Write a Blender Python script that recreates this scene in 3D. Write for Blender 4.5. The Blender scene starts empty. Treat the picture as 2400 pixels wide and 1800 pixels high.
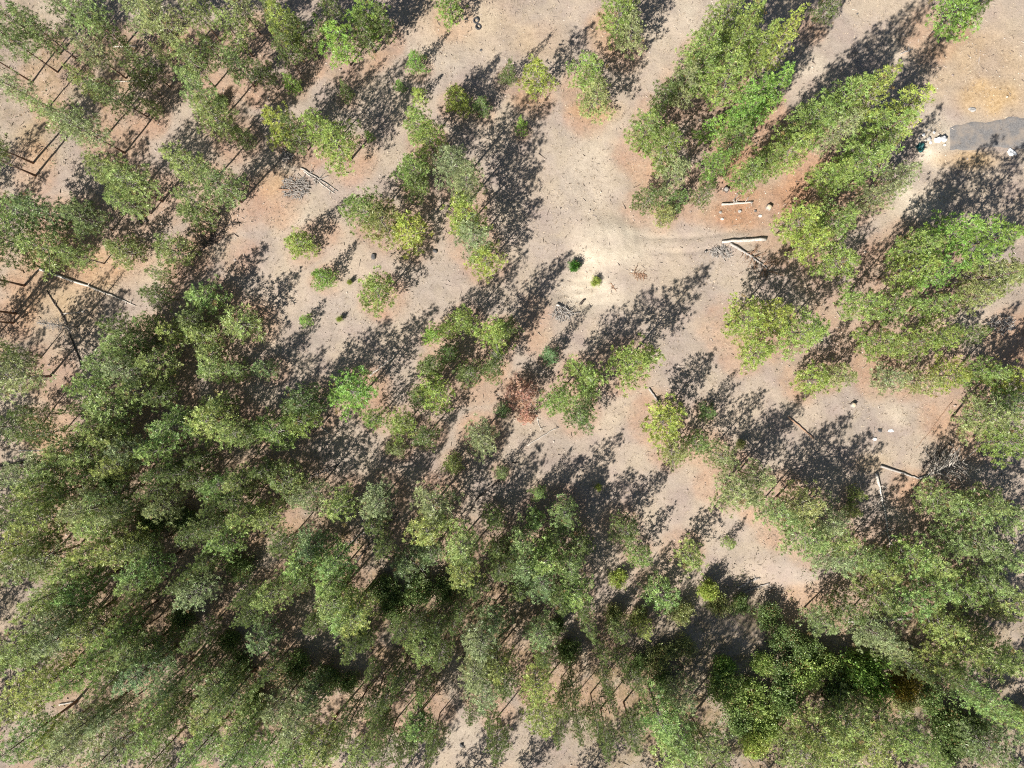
import bpy, math, random
import numpy as np
from mathutils import Vector, Matrix

R_ = math.radians
scene = bpy.context.scene
COL = scene.collection

# ------------------------------------------------------------------ camera, sky, sun, exposure
ALT = 84.1                      # height of the drone above the ground, metres
SC = 0.05                       # metres of ground per photograph pixel (2400 x 1800)
cam_d = bpy.data.cameras.new('camera')
cam_d.sensor_width = 36.0
cam_d.lens = 36.0 * ALT / 120.0
cam_d.clip_start = 1.0
cam_d.clip_end = 2500.0
cam = bpy.data.objects.new('camera', cam_d)
cam.location = (0, 0, ALT)
COL.objects.link(cam)
scene.camera = cam

SUN_EL = R_(39.0)
SUN_DIR = Vector((-0.643 * math.cos(SUN_EL), -0.766 * math.cos(SUN_EL), math.sin(SUN_EL)))   # towards the sun
world = bpy.data.worlds.new('World')
scene.world = world
world.use_nodes = True
wn = world.node_tree
sky = wn.nodes.new('ShaderNodeTexSky')
sky.sky_type = 'NISHITA'
sky.sun_disc = False
sky.sun_elevation = SUN_EL
sky.sun_rotation = R_(220.0)
bg = wn.nodes['Background']
bg.inputs['Strength'].default_value = 0.04
wn.links.new(sky.outputs[0], bg.inputs['Color'])

sun_d = bpy.data.lights.new('sun', 'SUN')
sun_d.energy = 5.0
sun_d.angle = R_(0.5)
sun_d.color = (1.0, 0.955, 0.88)
sun = bpy.data.objects.new('sun', sun_d)
sun.rotation_euler = (-SUN_DIR).to_track_quat('-Z', 'Y').to_euler()
sun.location = (-60, -70, 120)
COL.objects.link(sun)

scene.view_settings.view_transform = 'Standard'
scene.view_settings.look = 'None'
scene.view_settings.exposure = 1.1
scene.view_settings.gamma = 1.0
scene.cycles.use_denoising = False
scene.cycles.filter_width = 1.1
scene.cycles.max_bounces = 6
scene.cycles.diffuse_bounces = 3
scene.cycles.transmission_bounces = 3
scene.cycles.transparent_max_bounces = 4

rng = np.random.default_rng(7)


# ------------------------------------------------------------------ survey helpers
def px(x, y):
    """ground position (m) of a photograph pixel"""
    return (x - 1200.0) * SC, (900.0 - y) * SC


def smooth(e0, e1, x):
    t = np.clip((x - e0) / (e1 - e0), 0, 1)
    return t * t * (3 - 2 * t)


_nr = np.random.default_rng(11)
_tabs = [_nr.random((64, 64)) for _ in range(6)]


def vnoise(x, y, scale, k=0):
    """value noise in 0..1 with features of SCALE metres"""
    u = np.asarray(x, float) / scale + 13.7 * k
    v = np.asarray(y, float) / scale + 7.3 * k
    iu = np.floor(u).astype(int); iv = np.floor(v).astype(int)
    fu = u - iu; fv = v - iv
    fu = fu * fu * (3 - 2 * fu); fv = fv * fv * (3 - 2 * fv)
    t = _tabs[k % 6]
    a = t[iu % 64, iv % 64]; b = t[(iu + 1) % 64, iv % 64]
    c = t[iu % 64, (iv + 1) % 64]; d = t[(iu + 1) % 64, (iv + 1) % 64]
    return (a * (1 - fu) + b * fu) * (1 - fv) + (c * (1 - fu) + d * fu) * fv


def ell(x, y, cx, cy, rx, ry, soft=0.6):
    """soft ellipse mask; centre and radii in photograph pixels"""
    gx, gy = px(cx, cy)
    d = np.sqrt(((x - gx) / (rx * SC)) ** 2 + ((y - gy) / (ry * SC)) ** 2)
    return 1 - smooth(1 - soft, 1 + soft * 0.6, d)


def hz(x, y):
    """ground height"""
    x = np.asarray(x, float); y = np.asarray(y, float)
    h = 0.9 * (vnoise(x, y, 26, 0) - 0.5) + 0.45 * (vnoise(x, y, 9, 1) - 0.5)
    h = h + 0.16 * (vnoise(x, y, 2.6, 2) - 0.5) + 0.07 * (vnoise(x, y, 0.9, 3) - 0.5)
    h = h + 0.5 * ell(x, y, 1420, 575, 75, 60) - 0.35 * ell(x, y, 1370, 690, 70, 45)
    h = h + 0.4 * ell(x, y, 2180, 330, 40, 40) - 1.3 * ell(x, y, 1800, 1405, 100, 66, 0.8)
    # wheel ruts and scrapes in the churned dirt
    cx, cy = px(1345, 560)
    d = np.hypot(x - cx, (y - cy) * 1.2) + 1.6 * (vnoise(x, y, 5, 3) - 0.5)
    h = h + 0.032 * np.sin(d * 5.2) * ell(x, y, 1420, 640, 130, 100) * (vnoise(x, y, 1.8, 5) > 0.38)
    yr = px(0, 545)[1] + 0.6 * np.sin(x * 0.25)
    h = h - 0.10 * (np.exp(-((y - yr) / .28) ** 2) + np.exp(-((y - yr + 1.7) / .28) ** 2)) * ell(x, y, 1640, 560, 140, 60)
    flat = 1 - 0.85 * ell(x, y, 2340, 318, 160, 60)
    return h * flat


# ------------------------------------------------------------------ materials
def new_mat(name):
    m = bpy.data.materials.new(name)
    m.use_nodes = True
    nt = m.node_tree
    for n in list(nt.nodes):
        nt.nodes.remove(n)
    out = nt.nodes.new('ShaderNodeOutputMaterial')
    return m, nt, out


def N(nt, kind, **kw):
    n = nt.nodes.new(kind)
    for k, v in kw.items():
        setattr(n, k, v)
    return n


def mix_rgb(nt, fac, a, b, mode='MIX'):
    n = N(nt, 'ShaderNodeMix', data_type='RGBA', blend_type=mode)
    for sock, v in ((n.inputs[0], fac), (n.inputs[6], a), (n.inputs[7], b)):
        if hasattr(v, 'is_output'):
            nt.links.new(v, sock)
        else:
            sock.default_value = v if not isinstance(v, tuple) else (*v, 1.0)[:4]
    return n.outputs[2]


def noise(nt, vec, scale, detail=4, rough=0.6):
    n = N(nt, 'ShaderNodeTexNoise')
    n.inputs['Scale'].default_value = scale
    n.inputs['Detail'].default_value = detail
    n.inputs['Roughness'].default_value = rough
    if vec is not None:
        nt.links.new(vec, n.inputs['Vector'])
    return n.outputs['Fac']


def ramp(nt, fac, stops):
    n = N(nt, 'ShaderNodeValToRGB')
    cr = n.color_ramp
    while len(cr.elements) < len(stops):
        cr.elements.new(0.5)
    for e, (p, c) in zip(cr.elements, stops):
        e.position = p
        e.color = (*c, 1.0) if len(c) == 3 else c
    nt.links.new(fac, n.inputs[0])
    return n.outputs[0]


def maprange(nt, v, a, b, c=0.0, d=1.0):
    n = N(nt, 'ShaderNodeMapRange')
    nt.links.new(v, n.inputs[0])
    for i, val in enumerate((a, b, c, d)):
        n.inputs[i + 1].default_value = val
    return n.outputs[0]


def simple(name, c0, c1, scale=4.0, rough=0.9, bump=0.3):
    m, nt, out = new_mat(name)
    tc = N(nt, 'ShaderNodeTexCoord')
    f = noise(nt, tc.outputs['Object'], scale, 5, 0.65)
    col = ramp(nt, f, [(0.3, c0), (0.7, c1)])
    b = N(nt, 'ShaderNodeBsdfPrincipled')
    b.inputs['Roughness'].default_value = rough
    b.inputs['Specular IOR Level'].default_value = 0.25
    nt.links.new(col, b.inputs['Base Color'])
    if bump:
        bp = N(nt, 'ShaderNodeBump')
        bp.inputs['Strength'].default_value = bump
        bp.inputs['Distance'].default_value = 0.05
        nt.links.new(f, bp.inputs['Height'])
        nt.links.new(bp.outputs[0], b.inputs['Normal'])
    nt.links.new(b.outputs[0], out.inputs[0])
    return m


def leaf_mat(name, transl=0.3):
    """needles / leaves: the object's own colour, varied tuft by tuft"""
    m, nt, out = new_mat(name)
    oi = N(nt, 'ShaderNodeObjectInfo')
    at = N(nt, 'ShaderNodeAttribute', attribute_name='tint')
    sep = N(nt, 'ShaderNodeSeparateColor')
    nt.links.new(at.outputs['Color'], sep.inputs[0])
    v = maprange(nt, sep.outputs[0], 0, 1, 0.55, 1.5)
    hsv = N(nt, 'ShaderNodeHueSaturation')
    nt.links.new(maprange(nt, sep.outputs[1], 0, 1, 0.475, 0.52), hsv.inputs['Hue'])
    hsv.inputs['Saturation'].default_value = 1.0
    nt.links.new(v, hsv.inputs['Value'])
    nt.links.new(oi.outputs['Color'], hsv.inputs['Color'])
    col = mix_rgb(nt, sep.outputs[2], hsv.outputs[0], (0.26, 0.15, 0.075))
    d = N(nt, 'ShaderNodeBsdfDiffuse')
    nt.links.new(col, d.inputs['Color'])
    t = N(nt, 'ShaderNodeBsdfTranslucent')
    nt.links.new(col, t.inputs['Color'])
    g = N(nt, 'ShaderNodeBsdfGlossy')
    g.inputs['Roughness'].default_value = 0.45
    g.inputs['Color'].default_value = (1, 1, 1, 1)
    mx = N(nt, 'ShaderNodeMixShader'); mx.inputs[0].default_value = transl
    nt.links.new(d.outputs[0], mx.inputs[1]); nt.links.new(t.outputs[0], mx.inputs[2])
    m2 = N(nt, 'ShaderNodeMixShader'); m2.inputs[0].default_value = 0.025
    nt.links.new(mx.outputs[0], m2.inputs[1]); nt.links.new(g.outputs[0], m2.inputs[2])
    nt.links.new(m2.outputs[0], out.inputs[0])
    return m


def tinted(name, c0, c1):
    """litter, grass: colour runs c0..c1 by the piece's own tint"""
    m, nt, out = new_mat(name)
    at = N(nt, 'ShaderNodeAttribute', attribute_name='tint')
    sep = N(nt, 'ShaderNodeSeparateColor')
    nt.links.new(at.outputs['Color'], sep.inputs[0])
    col = mix_rgb(nt, sep.outputs[0], c0, c1)
    d = N(nt, 'ShaderNodeBsdfDiffuse')
    nt.links.new(col, d.inputs['Color'])
    nt.links.new(d.outputs[0], out.inputs[0])
    return m


def ground_mat():
    m, nt, out = new_mat('dry_soil')
    tc = N(nt, 'ShaderNodeTexCoord')
    P = tc.outputs['Object']
    at = N(nt, 'ShaderNodeAttribute', attribute_name='zone')
    sep = N(nt, 'ShaderNodeSeparateColor')
    nt.links.new(at.outputs['Color'], sep.inputs[0])
    n_big = noise(nt, P, 0.12, 5, 0.6)
    n_mid = noise(nt, P, 0.55, 6, 0.7)
    n_fine = noise(nt, P, 3.2, 6, 0.75)
    n_grain = noise(nt, P, 9.0, 4, 0.8)
    soil = ramp(nt, n_mid, [(0.28, (0.25, 0.208, 0.178)), (0.5, (0.305, 0.256, 0.219)), (0.72, (0.35, 0.298, 0.254))])
    soil = mix_rgb(nt, maprange(nt, n_big, 0.4, 0.62), soil, (0.365, 0.298, 0.235))
    n_pat = noise(nt, P, 0.28, 3, 0.5)
    soil = mix_rgb(nt, maprange(nt, n_pat, 0.50, 0.68, 0, 0.75), soil, (0.29, 0.232, 0.205))
    soil = mix_rgb(nt, maprange(nt, n_pat, 0.46, 0.34, 0, 0.6), soil, (0.36, 0.30, 0.23))
    # bare pale dirt
    dirt = ramp(nt, n_mid, [(0.3, (0.40, 0.34, 0.265)), (0.7, (0.52, 0.455, 0.365))])
    col = mix_rgb(nt, sep.outputs[1], soil, dirt)
    # straw-coloured grass
    straw = ramp(nt, n_fine, [(0.3, (0.31, 0.205, 0.105)), (0.7, (0.48, 0.355, 0.215))])
    col = mix_rgb(nt, sep.outputs[2], col, straw)
    # needle litter
    lit = ramp(nt, n_fine, [(0.3, (0.25, 0.125, 0.07)), (0.7, (0.42, 0.235, 0.135))])
    lf = N(nt, 'ShaderNodeMath', operation='MULTIPLY_ADD')
    nt.links.new(n_mid, lf.inputs[0]); lf.inputs[1].default_value = 1.1; lf.inputs[2].default_value = -0.55
    ad = N(nt, 'ShaderNodeMath', operation='ADD', use_clamp=True)
    nt.links.new(sep.outputs[0], ad.inputs[0]); nt.links.new(lf.outputs[0], ad.inputs[1])
    mu = N(nt, 'ShaderNodeMath', operation='MULTIPLY', use_clamp=True)
    nt.links.new(ad.outputs[0], mu.inputs[0]); nt.links.new(maprange(nt, sep.outputs[0], 0.02, 0.3), mu.inputs[1])
    mu2 = N(nt, 'ShaderNodeMath', operation='MULTIPLY')
    nt.links.new(mu.outputs[0], mu2.inputs[0]); mu2.inputs[1].default_value = 0.8
    col = mix_rgb(nt, mu2.outputs[0], col, lit)
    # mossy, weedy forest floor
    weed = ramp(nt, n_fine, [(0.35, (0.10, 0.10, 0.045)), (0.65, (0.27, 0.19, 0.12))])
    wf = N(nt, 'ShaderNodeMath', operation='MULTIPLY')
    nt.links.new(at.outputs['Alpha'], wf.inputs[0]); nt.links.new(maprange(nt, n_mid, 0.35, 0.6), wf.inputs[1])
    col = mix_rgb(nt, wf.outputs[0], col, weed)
    # grain: specks of stone, bark and dead stems
    gr = ramp(nt, n_grain, [(0.28, (0.5, 0.47, 0.45)), (0.42, (0.95, 0.94, 0.93)), (0.75, (1.15, 1.15, 1.14))])
    col = mix_rgb(nt, 0.75, col, gr, 'MULTIPLY')
    gr2 = ramp(nt, n_fine, [(0.3, (0.8, 0.79, 0.78)), (0.6, (1.06, 1.06, 1.06))])
    col = mix_rgb(nt, 0.7, col, gr2, 'MULTIPLY')
    b = N(nt, 'ShaderNodeBsdfDiffuse')
    nt.links.new(col, b.inputs['Color'])
    hm = N(nt, 'ShaderNodeMath', operation='ADD')
    nt.links.new(n_fine, hm.inputs[0]); nt.links.new(n_grain, hm.inputs[1])
    bp = N(nt, 'ShaderNodeBump')
    bp.inputs['Strength'].default_value = 0.8
    bp.inputs['Distance'].default_value = 0.07
    nt.links.new(hm.outputs[0], bp.inputs['Height'])
    nt.links.new(bp.outputs[0], b.inputs['Normal'])
    nt.links.new(b.outputs[0], out.inputs[0])
    return m


M = {
    'ground': ground_mat(),
    'bark': simple('pine_bark', (0.10, 0.06, 0.042), (0.22, 0.14, 0.10), 5),
    'limb': simple('grey_limb', (0.13, 0.115, 0.105), (0.27, 0.245, 0.225), 6, bump=0),
    'needles': leaf_mat('pine_needles', 0.40),
    'leaves': leaf_mat('broad_leaves', 0.35),
    'pale_wood': simple('bleached_wood', (0.27, 0.235, 0.20), (0.56, 0.52, 0.47), 7),
    'grey_wood': simple('grey_dead_wood', (0.20, 0.18, 0.165), (0.38, 0.35, 0.32), 4),
    'dark_wood': simple('dark_dead_wood', (0.05, 0.042, 0.038), (0.13, 0.105, 0.09), 4),
    'brown_wood': simple('brown_dead_wood', (0.17, 0.10, 0.065), (0.33, 0.21, 0.14), 4),
    'cut': simple('cut_wood', (0.42, 0.32, 0.22), (0.58, 0.46, 0.33), 8, bump=0),
    'rock': simple('grey_rock', (0.20, 0.19, 0.18), (0.40, 0.38, 0.36), 3),
    'dark_rock': simple('dark_rock', (0.05, 0.05, 0.052), (0.14, 0.135, 0.135), 3),
    'white': simple('white_rock', (0.74, 0.73, 0.71), (0.86, 0.85, 0.83), 2, bump=0.1),
    'rubber': simple('tyre_rubber', (0.035, 0.035, 0.038), (0.075, 0.075, 0.08), 8, 0.7, 0.1),
    'teal': simple('teal_plastic', (0.01, 0.055, 0.06), (0.02, 0.10, 0.10), 2, 0.5, 0.1),
    'gravel': None,
    'straw': tinted('dry_grass', (0.19, 0.145, 0.11), (0.52, 0.43, 0.325)),
    'twigs': tinted('twig_wood', (0.10, 0.075, 0.06), (0.46, 0.40, 0.35)),
    'clods': tinted('soil_clods', (0.25, 0.20, 0.175), (0.50, 0.43, 0.37)),
}


def gravel_mat():
    m, nt, out = new_mat('grey_gravel')
    tc = N(nt, 'ShaderNodeTexCoord')
    f = noise(nt, tc.outputs['Object'], 7.0, 6, 0.8)
    g = noise(nt, tc.outputs['Object'], 0.5, 4, 0.6)
    c = ramp(nt, f, [(0.3, (0.09, 0.085, 0.085)), (0.5, (0.165, 0.158, 0.155)), (0.75, (0.27, 0.258, 0.25))])
    c = mix_rgb(nt, maprange(nt, g, 0.45, 0.7), c, (0.27, 0.225, 0.185))
    b = N(nt, 'ShaderNodeBsdfDiffuse')
    nt.links.new(c, b.inputs['Color'])
    bp = N(nt, 'ShaderNodeBump')
    bp.inputs['Strength'].default_value = 0.8
    bp.inputs['Distance'].default_value = 0.06
    nt.links.new(f, bp.inputs['Height'])
    nt.links.new(bp.outputs[0], b.inputs['Normal'])
    nt.links.new(b.outputs[0], out.inputs[0])
    return m


M['gravel'] = gravel_mat()


# ------------------------------------------------------------------ mesh helpers
def mesh_np(name, V, F, mats, midx=None, tint=None, smooth_=False):
    """V (n,3); F list of (faces array (m,k)); one tint colour per vertex"""
    me = bpy.data.meshes.new(name)
    V = np.asarray(V, np.float32)
    groups = [np.asarray(f, np.int32) for f in F if len(f)]
    loops = np.concatenate([g.ravel() for g in groups])
    sizes = np.concatenate([np.full(len(g), g.shape[1], np.int32) for g in groups])
    starts = np.concatenate([[0], np.cumsum(sizes)[:-1]]).astype(np.int32)
    me.vertices.add(len(V)); me.vertices.foreach_set('co', V.ravel())
    me.loops.add(len(loops)); me.loops.foreach_set('vertex_index', loops)
    me.polygons.add(len(sizes)); me.polygons.foreach_set('loop_start', starts)
    try:
        me.polygons.foreach_set('loop_total', sizes)
    except Exception:
        pass
    for m in mats:
        me.materials.append(m)
    if midx is not None:
        me.polygons.foreach_set('material_index', np.asarray(midx, np.int32))
    me.polygons.foreach_set('use_smooth', np.full(len(sizes), smooth_, bool))
    if tint is not None:
        a = me.color_attributes.new('tint' if tint.shape[1] == 4 and not getattr(mesh_np, 'zone', False) else 'zone', 'FLOAT_COLOR', 'POINT')
        a.data.foreach_set('color', np.asarray(tint, np.float32).ravel())
    me.update(calc_edges=True)
    me.validate()
    return me


class MB:
    """collects tubes and lumps into one mesh"""
    def __init__(s):
        s.v = []; s.f = []; s.m = []; s.n = 0

    def tube(s, pts, rads, sides=6, mat=0, cap=True):
        pts = [Vector(p) for p in pts]
        base = s.n
        prev = None
        for i, p in enumerate(pts):
            d = (pts[min(i + 1, len(pts) - 1)] - pts[max(i - 1, 0)])
            d = d.normalized() if d.length > 1e-6 else Vector((0, 0, 1))
            u = d.cross(Vector((0, 0, 1)) if abs(d.z) < 0.9 else Vector((1, 0, 0))).normalized()
            if prev is not None and u.dot(prev) < 0:
                u = -u
            prev = u
            w = d.cross(u)
            for k in range(sides):
                a = 2 * math.pi * k / sides
                s.v.append(p + (u * math.cos(a) + w * math.sin(a)) * rads[i])
        for i in range(len(pts) - 1):
            for k in range(sides):
                a = base + i * sides + k
                b = base + i * sides + (k + 1) % sides
                s.f.append((a, b, b + sides, a + sides)); s.m.append(mat)
        if cap:
            s.f.append(tuple(base + k for k in range(sides))[::-1]); s.m.append(mat)
            e = base + (len(pts) - 1) * sides
            s.f.append(tuple(e + k for k in range(sides))); s.m.append(mat)
        s.n = len(s.v)

    def build(s, name, mats, smooth_=True):
        me = bpy.data.meshes.new(name)
        me.from_pydata([tuple(v) for v in s.v], [], s.f)
        for m in mats:
            me.materials.append(m)
        me.polygons.foreach_set('material_index', np.array(s.m, np.int32))
        me.polygons.foreach_set('use_smooth', np.full(len(s.f), smooth_, bool))
        me.update()
        return me


def link(name, data, parent=None, loc=(0, 0, 0), rot=(0, 0, 0), scale=(1, 1, 1)):
    o = bpy.data.objects.new(name, data)
    COL.objects.link(o)
    o.location = loc; o.rotation_euler = rot; o.scale = scale
    if parent:
        o.parent = parent
    return o


def tag(o, label, cat, group=None):
    o['label'] = label
    o['category'] = cat
    if group:
        o['group'] = group
    return o


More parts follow.
